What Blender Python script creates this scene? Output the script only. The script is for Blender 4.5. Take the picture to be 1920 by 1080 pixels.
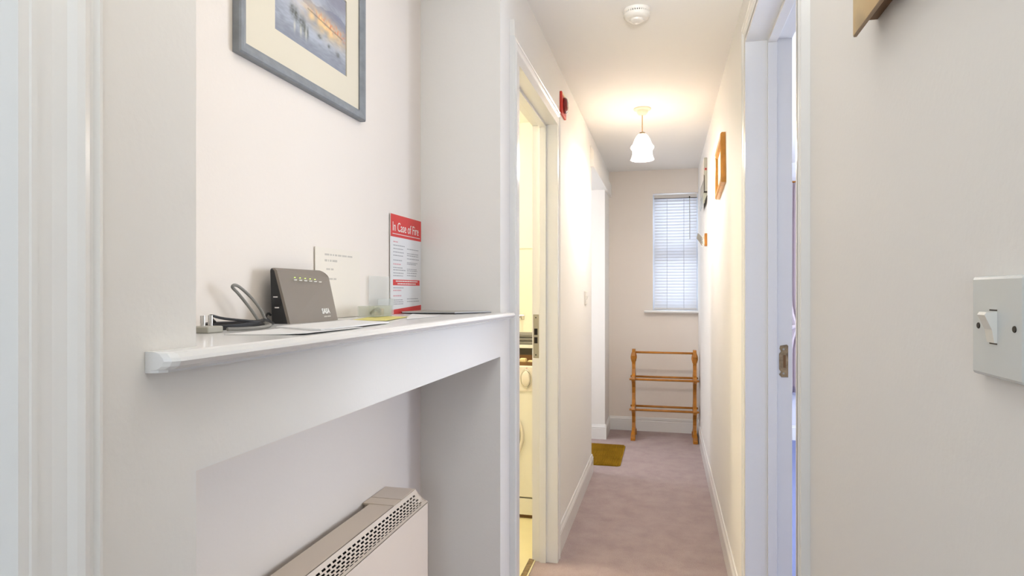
import bpy, bmesh, math, random
from mathutils import Vector, Matrix, noise
random.seed(4)
S = bpy.context.scene
for o in list(bpy.data.objects): bpy.data.objects.remove(o)
C = S.collection

# ------------------------------------------------------------------ camera
cam = bpy.data.objects.new('camera', bpy.data.cameras.new('camera')); C.objects.link(cam)
cam.location = (0, 0, 1.285)
cam.rotation_euler = (math.radians(90), 0, math.atan(288 / 1171))
cam.data.sensor_width = 36
cam.data.lens = 1171 / 1920 * 36
cam.data.shift_y = 5 / 1920
cam.data.clip_start = 0.02
S.camera = cam

# ------------------------------------------------------------------ world, big lights, exposure
W = bpy.data.worlds.new('world'); S.world = W; W.use_nodes = True
W.node_tree.nodes['Background'].inputs[0].default_value = (0.72, 0.84, 1.0, 1)
W.node_tree.nodes['Background'].inputs[1].default_value = 2.3

def area(name, loc, rot, sx, sy, power, col):
    l = bpy.data.lights.new(name, 'AREA'); l.shape = 'RECTANGLE'; l.size = sx; l.size_y = sy
    l.energy = power; l.color = col
    o = bpy.data.objects.new(name, l); o.location = loc; o.rotation_euler = rot; C.objects.link(o)
    return o
R = math.radians
area('hall_window_daylight', (-0.11, -1.5, 1.35), (R(90), 0, R(180)), 0.45, 0.9, 1.1, (0.86, 0.94, 1.0)).rotation_euler = (R(104), 0, 0)
area('bedroom_window_daylight', (2.7, 3.6, 1.5), (0, R(90), 0), 1.3, 1.6, 19, (0.88, 0.92, 1.0))
area('passage_fill', (-1.7, 4.72, 1.5), (0, R(-90), R(8)), 1.2, 0.4, 4.8, (0.86, 0.9, 1.0))  # added fill inside the passage, brightens the far end of the corridor

def point(name, loc, power, col, r=0.04):
    l = bpy.data.lights.new(name, 'POINT'); l.energy = power; l.color = col; l.shadow_soft_size = r
    o = bpy.data.objects.new(name, l); o.location = loc; C.objects.link(o)
    return o

# added fill light: an unseen spot behind the viewpoint aimed at the corridor ceiling
l = bpy.data.lights.new('ceiling_fill', 'SPOT'); l.energy = 124; l.spot_size = R(46); l.spot_blend = 1.0; l.shadow_soft_size = 0.08; l.color = (0.96, 0.98, 1.0)
o = bpy.data.objects.new('ceiling_fill', l); C.objects.link(o); o.location = (0.06, -0.1, 1.58); o.rotation_euler = (R(90 + 33), 0, R(-1))

vs = S.view_settings
vs.view_transform = 'Standard'; vs.look = 'None'; vs.gamma = 1; vs.use_curve_mapping = False
vs.exposure = 1.57

# ------------------------------------------------------------------ materials
def s2l(c):
    return tuple(((x / 255 / 12.92) if x / 255 <= 0.04045 else ((x / 255 + 0.055) / 1.055) ** 2.4) for x in c)
def mat(name, rgb, rough=0.6, metal=0.0, bump=None, var=None, spec=0.5, trans=0.0, ior=1.45, emit=None, estr=0, sss=0, alpha=None):
    """rgb in sRGB 0-255; bump=(scale,strength,distance); var=(scale,amount)"""
    m = bpy.data.materials.new(name); m.use_nodes = True
    nt = m.node_tree; b = nt.nodes['Principled BSDF']
    col = s2l(rgb)
    b.inputs['Base Color'].default_value = (*col, 1)
    b.inputs['Roughness'].default_value = rough; b.inputs['Metallic'].default_value = metal
    b.inputs['Specular IOR Level'].default_value = spec
    b.inputs['Transmission Weight'].default_value = trans; b.inputs['IOR'].default_value = ior
    if emit: b.inputs['Emission Color'].default_value = (*s2l(emit), 1); b.inputs['Emission Strength'].default_value = estr
    if alpha is not None: b.inputs['Alpha'].default_value = alpha
    tc = nt.nodes.new('ShaderNodeTexCoord')
    if bump:
        n = nt.nodes.new('ShaderNodeTexNoise'); n.inputs['Scale'].default_value = bump[0]; n.inputs['Detail'].default_value = 4
        bp = nt.nodes.new('ShaderNodeBump'); bp.inputs['Strength'].default_value = bump[1]; bp.inputs['Distance'].default_value = bump[2]
        nt.links.new(tc.outputs['Object'], n.inputs['Vector']); nt.links.new(n.outputs['Fac'], bp.inputs['Height'])
        nt.links.new(bp.outputs['Normal'], b.inputs['Normal'])
    if var:
        n = nt.nodes.new('ShaderNodeTexNoise'); n.inputs['Scale'].default_value = var[0]; n.inputs['Detail'].default_value = 3
        r = nt.nodes.new('ShaderNodeValToRGB')
        r.color_ramp.elements[0].position = 0.3; r.color_ramp.elements[1].position = 0.7
        a = var[1]
        r.color_ramp.elements[0].color = (*[c * (1 - a) for c in col], 1)
        r.color_ramp.elements[1].color = (*[min(1, c * (1 + a)) for c in col], 1)
        nt.links.new(tc.outputs['Object'], n.inputs['Vector']); nt.links.new(n.outputs['Fac'], r.inputs[0])
        nt.links.new(r.outputs[0], b.inputs['Base Color'])
    return m
def vcol_mat(name, rough=0.5):
    m = bpy.data.materials.new(name); m.use_nodes = True; nt = m.node_tree; b = nt.nodes['Principled BSDF']
    a = nt.nodes.new('ShaderNodeAttribute'); a.attribute_name = 'print'
    nt.links.new(a.outputs['Color'], b.inputs['Base Color']); b.inputs['Roughness'].default_value = rough
    return m

M = {}
M['wall'] = mat('wall paint', (240, 237, 232), 0.75, bump=(120, 0.12, 0.002), spec=0.3)
M['cream_wall'] = mat('magnolia wall paint', (239, 230, 220), 0.75, bump=(120, 0.12, 0.002), spec=0.3)
M['ceiling'] = mat('ceiling paint', (244, 241, 236), 0.85, bump=(60, 0.1, 0.002), spec=0.2)
M['wood'] = mat('white gloss paint', (238, 237, 234), 0.22, bump=(14, 0.10, 0.004))
M['shelf'] = mat('white gloss shelf paint', (232, 231, 229), 0.2, bump=(7, 0.05, 0.003))
M['bathwall'] = mat('bathroom paint', (240, 236, 218), 0.6)
M['lilac'] = mat('bedroom paint', (226, 226, 236), 0.75)
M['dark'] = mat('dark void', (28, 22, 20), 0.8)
M['black'] = mat('black plastic', (34, 34, 36), 0.4)
M['blackcable'] = mat('black cable', (24, 23, 24), 0.45)
M['greycable'] = mat('grey cable', (138, 136, 130), 0.5)
M['taupe'] = mat('taupe plastic', (134, 124, 114), 0.42)
M['shell'] = mat('charcoal plastic shell', (46, 46, 47), 0.45)
M['whiteprint'] = mat('white print', (235, 232, 226), 0.6)
M['led'] = mat('led', (200, 230, 120), 0.5, emit=(190, 230, 90), estr=0.8)
M['paper'] = mat('white paper', (232, 231, 230), 0.8)
M['cream_paper'] = mat('cream note paper', (238, 230, 217), 0.8)
M['yellow'] = mat('yellow paper', (226, 216, 130), 0.8)
M['red'] = mat('red print', (220, 66, 62), 0.55)
M['redbox'] = mat('red plastic', (205, 45, 30), 0.4)
M['darkred'] = mat('dark red plastic', (120, 14, 12), 0.2)
M['greyprint'] = mat('grey print', (150, 147, 150), 0.8)
M['palegrey'] = mat('pale grey print', (178, 176, 178), 0.8)
M['pinkprint'] = mat('pink print', (222, 172, 176), 0.8)
M['noteprint'] = mat('note print', (202, 195, 184), 0.8)
M['clear'] = mat('clear acrylic', (235, 240, 235), 0.06, alpha=0.22)
M['frost'] = mat('clear plastic tray', (215, 218, 200), 0.15, alpha=0.28)
M['cream'] = mat('cream enamel', (232, 217, 201), 0.4)
M['cream2'] = mat('cream enamel top', (236, 219, 199), 0.4)
M['switch'] = mat('white switch plastic', (208, 212, 212), 0.25)
M['rocker'] = mat('white rocker plastic', (232, 230, 222), 0.2)
M['steel'] = mat('brushed steel', (170, 165, 152), 0.35, 0.9)
M['chrome'] = mat('chrome', (210, 208, 205), 0.12, 1.0)
M['brass'] = mat('tarnished brass', (150, 130, 100), 0.45, 0.7, var=(60, 0.35), bump=(90, 0.5, 0.002))
M['screw'] = mat('dark screw', (52, 46, 40), 0.4, 0.8)
M['pine'] = mat('honey pine', (174, 112, 34), 0.32, var=(18, 0.18))
M['gold'] = mat('golden oak frame', (216, 152, 66), 0.3, var=(20, 0.15))
M['blueframe'] = mat('blue grey frame', (136, 140, 144), 0.5, var=(40, 0.12))
M['mat'] = mat('cream mount board', (228, 219, 198), 0.85)
M['carpet_blue'] = mat('blue carpet', (128, 136, 178), 0.95, bump=(300, 0.6, 0.004))
M['lino'] = mat('cream vinyl floor', (236, 226, 180), 0.4, var=(5, 0.03))
M['machine'] = mat('white enamel', (240, 238, 228), 0.3)
M['towel'] = mat('grey towel', (140, 138, 132), 0.95, bump=(200, 0.8, 0.006))
M['curtain'] = mat('dusty pink curtain', (214, 200, 204), 0.9)
M['curtain_dark'] = mat('brown curtain lining', (132, 112, 104), 0.9)
M['plastic'] = mat('white plastic', (236, 230, 220), 0.3)
M['greyplastic'] = mat('pale grey plastic', (178, 175, 162), 0.35)
M['tint'] = mat('smoked clear plastic', (168, 168, 152), 0.25)
M['rosepink'] = mat('cream plastic rose', (238, 218, 198), 0.5)
M['cord'] = mat('cream flex', (196, 160, 110), 0.5)
M['upvc'] = mat('white upvc', (226, 232, 242), 0.3)
M['glass'] = mat('window glass', (250, 252, 255), 0.0, trans=1.0, ior=1.02)
M['soap'] = mat('cream soap', (236, 218, 168), 0.5)
M['tray'] = mat('dark wooden tray', (120, 86, 50), 0.5)
M['caulk'] = mat('yellowed caulk', (206, 200, 186), 0.7)

def carpet(name, a, b):
    m = bpy.data.materials.new(name); m.use_nodes = True; nt = m.node_tree; bs = nt.nodes['Principled BSDF']
    tc = nt.nodes.new('ShaderNodeTexCoord')
    n1 = nt.nodes.new('ShaderNodeTexNoise'); n1.inputs['Scale'].default_value = 8; n1.inputs['Detail'].default_value = 5; n1.inputs['Roughness'].default_value = 0.65
    n2 = nt.nodes.new('ShaderNodeTexNoise'); n2.inputs['Scale'].default_value = 190; n2.inputs['Detail'].default_value = 3
    mx = nt.nodes.new('ShaderNodeMix'); mx.inputs['Factor'].default_value = 0.35
    r = nt.nodes.new('ShaderNodeValToRGB')
    r.color_ramp.elements[0].position = 0.35; r.color_ramp.elements[1].position = 0.62
    r.color_ramp.elements[0].color = (*s2l(a), 1); r.color_ramp.elements[1].color = (*s2l(b), 1)
    bp = nt.nodes.new('ShaderNodeBump'); bp.inputs['Strength'].default_value = 0.7; bp.inputs['Distance'].default_value = 0.006
    L = nt.links.new
    L(tc.outputs['Object'], n1.inputs['Vector']); L(tc.outputs['Object'], n2.inputs['Vector'])
    L(n1.outputs['Fac'], mx.inputs['A']); L(n2.outputs['Fac'], mx.inputs['B']); L(mx.outputs['Result'], r.inputs[0])
    L(r.outputs[0], bs.inputs['Base Color']); L(n2.outputs['Fac'], bp.inputs['Height']); L(bp.outputs['Normal'], bs.inputs['Normal'])
    bs.inputs['Roughness'].default_value = 0.95; bs.inputs['Specular IOR Level'].default_value = 0.1
    return m
M['carpet'] = carpet('mauve carpet', (172, 154, 152), (189, 172, 169))
M['coir'] = carpet('golden coir', (138, 104, 18), (166, 128, 30))

# ------------------------------------------------------------------ mesh helpers
def bm_box(bm, x0, x1, y0, y1, z0, z1, bev=0.0):
    n0 = len(bm.verts)
    r = bmesh.ops.create_cube(bm, size=1)
    bmesh.ops.scale(bm, vec=(abs(x1 - x0), abs(y1 - y0), abs(z1 - z0)), verts=r['verts'])
    bmesh.ops.translate(bm, vec=((x0 + x1) / 2, (y0 + y1) / 2, (z0 + z1) / 2), verts=r['verts'])
    if bev > 0:
        es = {e for v in r['verts'] for e in v.link_edges}
        bmesh.ops.bevel(bm, geom=list(es), offset=bev, segments=2, affect='EDGES', profile=0.5)
def bm_prism(bm, pts, vec):
    """extrude 3D polygon pts along vec"""
    a = [bm.verts.new(p) for p in pts]; v = Vector(vec)
    b = [bm.verts.new(Vector(p) + v) for p in pts]
    n = len(pts)
    bm.faces.new(a); bm.faces.new(b[::-1])
    for i in range(n): bm.faces.new((a[i], b[i], b[(i + 1) % n], a[(i + 1) % n]))
def bm_loft(bm, rings, cap=True, closed=True):
    vr = [[bm.verts.new(p) for p in r] for r in rings]
    n = len(rings[0])
    for a, b in zip(vr, vr[1:]):
        for i in range(n if closed else n - 1):
            bm.faces.new((a[i], a[(i + 1) % n], b[(i + 1) % n], b[i]))
    if cap and closed: bm.faces.new(vr[0][::-1]); bm.faces.new(vr[-1])
def bm_lathe(bm, prof, cx, cy, seg=32, mod=None, cap=True):
    """prof list of (r,z)"""
    rings = []
    for r, z in prof:
        rings.append([(cx + (r * (mod(t, z) if mod else 1)) * math.cos(t), cy + (r * (mod(t, z) if mod else 1)) * math.sin(t), z)
                      for t in [2 * math.pi * i / seg for i in range(seg)]])
    bm_loft(bm, rings, cap)
def bm_tube(bm, pts, r, seg=8):
    pts = [Vector(p) for p in pts]; rings = []
    up = Vector((0, 0, 1))
    for i, p in enumerate(pts):
        d = (pts[min(i + 1, len(pts) - 1)] - pts[max(i - 1, 0)]).normalized()
        s = d.cross(up)
        if s.length < 0.05: s = d.cross(Vector((0, 1, 0)))
        s.normalize(); t = s.cross(d).normalized()
        rr = r[i] if isinstance(r, (list, tuple)) else r
        rings.append([p + s * math.cos(a) * rr + t * math.sin(a) * rr for a in [2 * math.pi * k / seg for k in range(seg)]])
    bm_loft(bm, rings)
def smooth_path(pts, n=8):
    out = []; P = [Vector(p) for p in pts]
    for i in range(len(P) - 1):
        p0 = P[max(i - 1, 0)]; p1 = P[i]; p2 = P[i + 1]; p3 = P[min(i + 2, len(P) - 1)]
        for k in range(n):
            t = k / n
            out.append(0.5 * ((2 * p1) + (p2 - p0) * t + (2 * p0 - 5 * p1 + 4 * p2 - p3) * t * t + (3 * p1 - p0 - 3 * p2 + p3) * t ** 3))
    out.append(P[-1]); return out

def obj(name, bm, m, parent=None, smooth=False, kind=None, label=None):
    bmesh.ops.recalc_face_normals(bm, faces=bm.faces)
    me = bpy.data.meshes.new(name); bm.to_mesh(me); bm.free()
    if m: me.materials.append(M[m] if isinstance(m, str) else m)
    if smooth:
        for p in me.polygons: p.use_smooth = True
        me.set_sharp_from_angle(angle=R(40))
    o = bpy.data.objects.new(name, me); C.objects.link(o)
    if parent: o.parent = parent; o.matrix_parent_inverse = parent.matrix_world.inverted() if not parent.get('at') else Matrix.Translation(-Vector(parent['at']))
    if kind: o['kind'] = kind
    if label: o['label'] = label
    return o
def box(name, b, m, parent=None, bev=0.0, **k):
    bm = bmesh.new(); bm_box(bm, *b, bev); return obj(name, bm, m, parent, **k)
def tag(o, label, cat, group=None):
    o['label'] = label; o['category'] = cat
    if group: o['group'] = group
    return o
def thing(name, loc, label, cat, group=None):
    """Empty at the base; children are modelled in world coordinates and parented with an inverse"""
    o = bpy.data.objects.new(name, None); o.empty_display_size = 0.05; o.location = loc; C.objects.link(o)
    o['at'] = list(loc)
    return tag(o, label, cat, group)
def struct(name, bs, m, bev=0.0):
    bm = bmesh.new()
    for b in bs: bm_box(bm, *b, bev)
    return obj(name, bm, m, kind='structure')
def text(name, body, size, m, loc, rot, parent, ext=0.0004, sx=1.0, align='LEFT', off=0.0):
    cu = bpy.data.curves.new(name, 'FONT'); cu.body = body; cu.size = size; cu.extrude = ext; cu.align_x = align
    cu.resolution_u = 3; cu.offset = off
    t = bpy.data.objects.new(name, cu); C.objects.link(t)
    dg = bpy.context.evaluated_depsgraph_get(); me = bpy.data.meshes.new_from_object(t.evaluated_get(dg))
    bpy.data.objects.remove(t)
    me.transform(Matrix.Translation(loc) @ rot.to_4x4() @ Matrix.Diagonal((sx, 1, 1, 1)))
    me.materials.clear(); me.materials.append(M[m])
    o = bpy.data.objects.new(name, me); C.objects.link(o)
    o.parent = parent; o.matrix_parent_inverse = Matrix.Translation(-Vector(parent['at'])) if parent.get('at') else Matrix()
    return o
# text on the left-hand walls: reads along +Y, faces +X
FACE_PX = Matrix(((0, 0, 1), (1, 0, 0), (0, 1, 0)))

H = 2.387      # ceiling height
L, RW = -0.51, 0.285
YE = 5.85

# ------------------------------------------------------------------ room shell
struct('floor', [(-1.95, RW + 0.13, -1.75, YE + 0.3, -0.1, 0)], 'carpet')
struct('floor', [(-2.3, -0.60, 2.06, 4.06, -0.02, 0.004)], 'lino')
struct('floor', [(RW + 0.13, 2.95, 0.7, 6.0, -0.1, 0.0)], 'carpet_blue')
struct('ceiling', [(-2.4, 3.0, -1.8, 6.2, H, H + 0.1)], 'ceiling')

D1 = (-0.45, 0.393, 2.05)      # near-left door opening
D2 = (2.112, 2.914, 2.075)     # bathroom door opening
D3 = (4.43, 5.44, 2.158)       # passage opening
N = (0.594, 1.918)             # niche
DR = (1.445, 2.335, 2.165)     # bedroom door opening (right)
struct('wall_left', [
    (-0.63, L, -1.6, D1[0], 0, H), (-0.63, L, D1[0], D1[1], D1[2], H),
    (-0.95, L, D1[1], N[0], 0, H), (-0.95, L, N[1], 2.06, 0, H),
    (-0.612, L, 2.06, D2[0], 0, H), (-0.612, L, D2[0], D2[1], D2[2], H),
    (-0.612, L, D2[1], 4.06, 0, H), (-0.63, L, 4.06, D3[0], 0, H), (-0.63, L, D3[0], D3[1], D3[2], H),
    (-0.63, L, D3[1] , YE, 0, H)], 'wall')
struct('wall_niche', [(-0.95, -0.78, N[0], N[1], 0, H)], 'cream_wall')
# beam across the niche below the shelf (sheared to follow the shelf's slight fall)
bm = bmesh.new()
def zs(y): return 1.2235 - 0.0062 * (y - 0.5)
TH = 0.0215
bm_loft(bm, [[(-0.535, y, zs(y) - TH - 0.118), (L, y, zs(y) - TH - 0.118), (L, y, zs(y) - TH), (-0.535, y, zs(y) - TH)] for y in (N[0], N[1])])
obj('wall_left', bm, 'wall', kind='structure')
struct('wall_right', [
    (RW, RW + 0.13, -1.6, DR[0], 0, H), (RW, RW + 0.13, DR[0], DR[1], DR[2], H), (RW, RW + 0.13, DR[1], YE, 0, H)], 'wall')
WX0, WX1, WZ0, WZ1 = -0.114, RW, 1.105, 2.172
struct('wall_end', [
    (-2.0, WX0, YE, YE + 0.25, 0, H), (WX1, RW + 0.13, YE, YE + 0.25, 0, H),
    (WX0, WX1, YE, YE + 0.25, 0, WZ0), (WX0, WX1, YE, YE + 0.25, WZ1, H)], 'cream_wall')
struct('wall_back', [(-0.63, -0.36, -1.75, -1.6, 0, H), (0.14, RW + 0.13, -1.75, -1.6, 0, H), (-0.36, 0.14, -1.75, -1.6, 0, 1.0), (-0.36, 0.14, -1.75, -1.6, 2.0, H)], 'wall')
struct('wall_bathroom', [(-2.3, -2.2, 2.06, 4.06, 0, H), (-2.2, -0.95, 1.96, 2.06, 0, H), (-2.2, -0.63, 4.0, 4.12, 0, H)], 'bathwall')
struct('wall_passage', [(-1.95, -0.63, 4.30, D3[0], 0, H), (-1.95, -1.85, D3[0], D3[1], 0, H), (-1.95, -0.63, D3[1], D3[1] + 0.1, 0, H)], 'wall')
struct('wall_bedroom', [(2.85, 2.95, 0.7, 2.8, 0, H), (2.85, 2.95, 4.4, 6.0, 0, H), (2.85, 2.95, 2.8, 4.4, 0, 0.7), (2.85, 2.95, 2.8, 4.4, 2.2, H),
                        (RW + 0.13, 2.85, 0.7, 0.8, 0, H), (RW + 0.13, 2.85, 5.8, 5.9, 0, H)], 'lilac')
struct('window_2', [(2.86, 2.9, 2.8, 2.86, 0.7, 2.2), (2.86, 2.9, 4.34, 4.4, 0.7, 2.2), (2.86, 2.9, 3.57, 3.63, 0.7, 2.2), (2.86, 2.9, 2.86, 4.34, 0.7, 0.76), (2.86, 2.9, 2.86, 4.34, 2.14, 2.2)], 'upvc')
w = struct('window_3', [(-0.36, -0.31, -1.7, -1.64, 1.0, 2.0), (0.09, 0.14, -1.7, -1.64, 1.0, 2.0), (-0.31, 0.09, -1.7, -1.64, 1.0, 1.05), (-0.31, 0.09, -1.7, -1.64, 1.95, 2.0)], 'upvc')
# boxed pelmet over the passage opening
bm = bmesh.new()
bm_loft(bm, [[(L - 0.001, y, z0), (-0.487, y, z0), (-0.487, y, 2.262), (L - 0.001, y, 2.305)] for y, z0 in ((4.36, 2.152), (YE, 2.152))])
obj('trim_1', bm, 'wall', kind='structure')
# narrow strip beside the bathroom door casing
struct('trim_2', [(L - 0.001, -0.494, 2.043, 2.052, 0.0, 2.2)], 'wall', 0.001)

# ------------------------------------------------------------------ door casings
ARCH = [(0.0, 0.0), (0.0, 0.010), (0.004, 0.013), (0.009, 0.013), (0.011, 0.010), (0.016, 0.011), (0.034, 0.014), (0.040, 0.018), (0.046, 0.020),
        (0.052, 0.018), (0.054, 0.015), (0.058, 0.015), (0.062, 0.018), (0.066, 0.017), (0.067, 0.0)]
def casing(parent, y0, y1, zt, xw, sx, k=1.0):
    bm = bmesh.new()
    st = [lambda u: (y0 - u, 0.0), lambda u: (y0 - u, zt + u), lambda u: (y1 + u, zt + u), lambda u: (y1 + u, 0.0)]
    bm_loft(bm, [[(xw + sx * t * k, *f(u)) for u, t in ARCH] for f in st])
    return obj('architrave', bm, 'wood', parent)
def lining(name, y0, y1, zt, xa, xb, stop):
    """door lining round an opening + a raised stop between xs0,xs1"""
    bm = bmesh.new(); t = 0.006
    bm_box(bm, xa, xb, y0 - 0.03, y0 + t, 0, zt - t); bm_box(bm, xa, xb, y1 - t, y1 + 0.03, 0, zt - t); bm_box(bm, xa, xb, y0 - 0.03, y1 + 0.03, zt - t, zt + 0.03)
    o = obj(name, bm, 'wood', kind='structure')
    bm = bmesh.new(); s0, s1 = stop; q = t + 0.012
    bm_box(bm, s0, s1, y0 + t, y0 + q, 0, zt - q, 0.001); bm_box(bm, s0, s1, y1 - q, y1 - t, 0, zt - q, 0.001); bm_box(bm, s0, s1, y0 + t, y1 - t, zt - q, zt - t, 0.001)
    obj('door_stop', bm, 'wood', o)
    return o
d = lining('door_1', D1[0], D1[1] - 0.0, D1[2], -0.63, -0.498, (-0.59, -0.56))
casing(d, D1[0], D1[1], D1[2], L, 1)
bm = bmesh.new(); bm_box(bm, -0.63, -0.595, D1[0] + 0.008, D1[1] - 0.008, 0.006, D1[2] - 0.008, 0.002)
for z0, z1 in ((0.2, 0.9), (1.1, 1.85)):
    for y0, y1 in ((D1[0] + 0.1, -0.07), (0.01, D1[1] - 0.1)):
        bm_box(bm, -0.598, -0.589, y0, y1, z0, z1, 0.004)
obj('door_leaf', bm, 'wood', d)
bm = bmesh.new(); bm_box(bm, L - 0.0005, L + 0.003, 0.4597, 0.4680, 0, H, 0.001); obj('caulk_bead', bm, 'caulk', d)

d = lining('door_2', D2[0], D2[1], D2[2], -0.616, -0.494, (-0.580, -0.548))
casing(d, D2[0] - 0.003, D2[1] + 0.003, D2[2] + 0.004, L, 1, 1.0)
# steel keep on the far jamb
Y1 = D2[1] - 0.006
k = box('strike_plate', (-0.611, -0.584, Y1 - 0.0025, Y1, 0.965, 1.172), 'steel', d, 0.0008, label='tall steel strike plate with two latch holes')
for z0, z1 in ((1.075, 1.105), (1.035, 1.064)):
    box('latch_hole', (-0.606, -0.590, Y1 - 0.0035, Y1 - 0.002, z0, z1), 'dark', k)
for z in (0.98, 1.157):
    box('screw', (-0.601, -0.595, Y1 - 0.004, Y1 - 0.002, z - 0.003, z + 0.003), 'screw', k, 0.001)

d = lining('door_3', DR[0], DR[1], DR[2], 0.272, 0.425, (0.345, 0.375))
casing(d, DR[0] - 0.003, DR[1] + 0.003, DR[2] + 0.004, RW, -1, 1.0)
Y1 = DR[1] - 0.006
bm = bmesh.new()
pts = [(0.384, 1.084), (0.386, 1.094), (0.408, 1.098), (0.412, 1.094), (0.412, 0.985), (0.390, 0.985), (0.383, 0.994), (0.389, 1.003), (0.383, 1.012), (0.383, 1.066), (0.389, 1.074)]
bm_prism(bm, [(x, Y1 - 0.0025, z) for x, z in pts], (0, 0.0025, 0))
k = obj('strike_plate', bm, 'brass', d, label='old paint-flecked brass strike plate')
box('latch_hole', (0.396, 0.404, Y1 - 0.0035, Y1 - 0.002, 1.018, 1.062), 'tray', k)
for z in (1.082, 0.998):
    bm = bmesh.new(); bm_lathe(bm, [(0.0045, -0.0015), (0.0035, 0.0)], 0, 0, 12)
    bmesh.ops.rotate(bm, verts=bm.verts, matrix=Matrix.Rotation(R(90), 3, 'X')); bmesh.ops.translate(bm, verts=bm.verts, vec=(0.397, Y1 - 0.003, z))
    obj('screw', bm, 'steel', k)

# ------------------------------------------------------------------ skirting boards
SK = [(0, 0), (0.013, 0), (0.013, 0.092), (0.011, 0.096), (0.013, 0.100), (0.013, 0.104), (0.009, 0.112), (0.006, 0.122), (0.005, 0.126), (0, 0.126)]
def skirt(name, p0, p1, nrm, m='wood'):
    bm = bmesh.new()
    bm_loft(bm, [[(p[0] + nrm[0] * t, p[1] + nrm[1] * t, z) for t, z in SK] for p in (p0, p1)])
    return obj(name, bm, m, kind='structure')
skirt('baseboard_left', (L, 2.985), (L, D3[0] + 0.012), (1, 0))
skirt('baseboard_left', (L, D3[0] + 0.0), (-0.63, D3[0] + 0.0), (0, 1))
skirt('baseboard_left', (L, D3[1] - 0.012), (L, YE), (1, 0))
skirt('baseboard_passage', (-1.85, D3[1]), (L + 0.012, D3[1]), (0, -1))
skirt('baseboard_end', (L + 0.008, YE), (RW, YE), (0, -1))
skirt('baseboard_right', (RW, 2.41), (RW, YE - 0.01), (-1, 0))
skirt('baseboard_right', (RW, -1.6), (RW, 1.37), (-1, 0))
skirt('baseboard_left', (L, -1.6), (L, -0.52), (1, 0))
skirt('baseboard_niche', (-0.78, N[0]), (-0.78, N[1]), (1, 0))
skirt('baseboard_bedroom', (0.42, 5.8), (2.85, 5.8), (0, -1))

# ------------------------------------------------------------------ end window
w = struct('window_1', [(WX0 , WX0 + 0.035, 5.95, 6.0, WZ0, WZ1), (WX1 - 0.035, WX1, 5.95, 6.0, WZ0, WZ1),
                        (WX0 + 0.035, WX1 - 0.035, 5.95, 6.0, WZ0, WZ0 + 0.045), (WX0 + 0.035, WX1 - 0.035, 5.95, 6.0, WZ1 - 0.045, WZ1),
                        (WX0 + 0.035, WX1 - 0.035, 5.95, 6.0, 1.59, 1.66)], 'upvc', 0.002)
for z0, z1 in ((WZ0 + 0.045, 1.59), (1.66, WZ1 - 0.045)):
    box('pane', (WX0 + 0.035, WX1 - 0.035, 5.972, 5.978, z0, z1), 'glass', w)
bm = bmesh.new()
pr = [(5.95, WZ0 - 0.022), (5.79, WZ0 - 0.022), (5.783, WZ0 - 0.017), (5.78, WZ0 - 0.010), (5.783, WZ0 - 0.003), (5.79, WZ0 + 0.001), (5.95, WZ0 + 0.001)]
bm_prism(bm, [(WX0 - 0.075, y, z) for y, z in pr if y < 5.9] + [(WX0 - 0.075, YE, WZ0 + 0.001), (WX0 - 0.075, YE, WZ0 - 0.022)], (RW - WX0 + 0.074, 0, 0))
obj('window_sill', bm, 'wood', w)
# venetian blind
t = thing('venetian_blind', (0.09, 5.88, WZ0 + 0.005), 'white slatted venetian blind lowered over the narrow window in the end wall', 'blind')
bx0, bx1 = WX0 + 0.012, WX1 - 0.010
M['slat'] = mat('blind slat', (226, 228, 232), 0.35)
nt_ = M['slat'].node_tree; tl_ = nt_.nodes.new('ShaderNodeBsdfTranslucent'); tl_.inputs[0].default_value = (0.92, 0.90, 0.90, 1); mx_ = nt_.nodes.new('ShaderNodeMixShader'); mx_.inputs[0].default_value = 0.42
nt_.links.new(nt_.nodes['Principled BSDF'].outputs[0], mx_.inputs[1]); nt_.links.new(tl_.outputs[0], mx_.inputs[2]); nt_.links.new(mx_.outputs[0], nt_.nodes['Material Output'].inputs[0])
M['headrail'] = mat('blind headrail', (214, 210, 206), 0.35)
box('headrail', (bx0, bx1, 5.865, 5.893, WZ1 - 0.045, WZ1 - 0.012), 'headrail', t, 0.002)
box('headrail_strip', (bx0, bx1, 5.861, 5.866, WZ1 - 0.050, WZ1 - 0.045), 'screw', t)  # thin dark strip along the bottom of the headrail
box('bottom_rail', (bx0, bx1, 5.868, 5.892, WZ0 + 0.006, WZ0 + 0.022), 'headrail', t, 0.003)
nsl = 37; za, zb = WZ0 + 0.034, WZ1 - 0.062
sl = None
for i in range(nsl):
    z = za + (zb - za) * i / (nsl - 1)
    if sl is None:
        bm = bmesh.new(); rings = []
        a = R(56); wd = 0.0185
        top = [(-wd + 2 * wd * k / 6) for k in range(7)]
        sec = [(c * math.cos(a), c * math.sin(a) + 0.0022 * (1 - (c / wd) ** 2)) for c in top]
        sec += [(y, zz - 0.0006) for y, zz in sec[::-1]]
        bm_loft(bm, [[(x, y, zz) for y, zz in sec] for x in (bx0 + 0.002, bx1 - 0.002)])
        sl = obj('slat', bm, 'slat', t, smooth=True); sl.location = (0, 5.88, z)
    else:
        c = sl.copy(); c.location = (0, 5.88, z); C.objects.link(c)
for x in (bx0 + 0.115, bx1 - 0.115):
    for y in (5.859, 5.9):
        bm = bmesh.new(); bm_tube(bm, [(x, y, WZ0 + 0.015), (x, y, WZ1 - 0.04)], 0.0012, 6); obj('ladder_cord', bm, 'greyprint', t)
bm = bmesh.new(); bm_tube(bm, [(bx1 - 0.065, 5.852, WZ1 - 0.045), (bx1 - 0.063, 5.850, 1.75)], 0.003, 8); obj('tilt_wand', bm, 'greyplastic', t)
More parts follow.
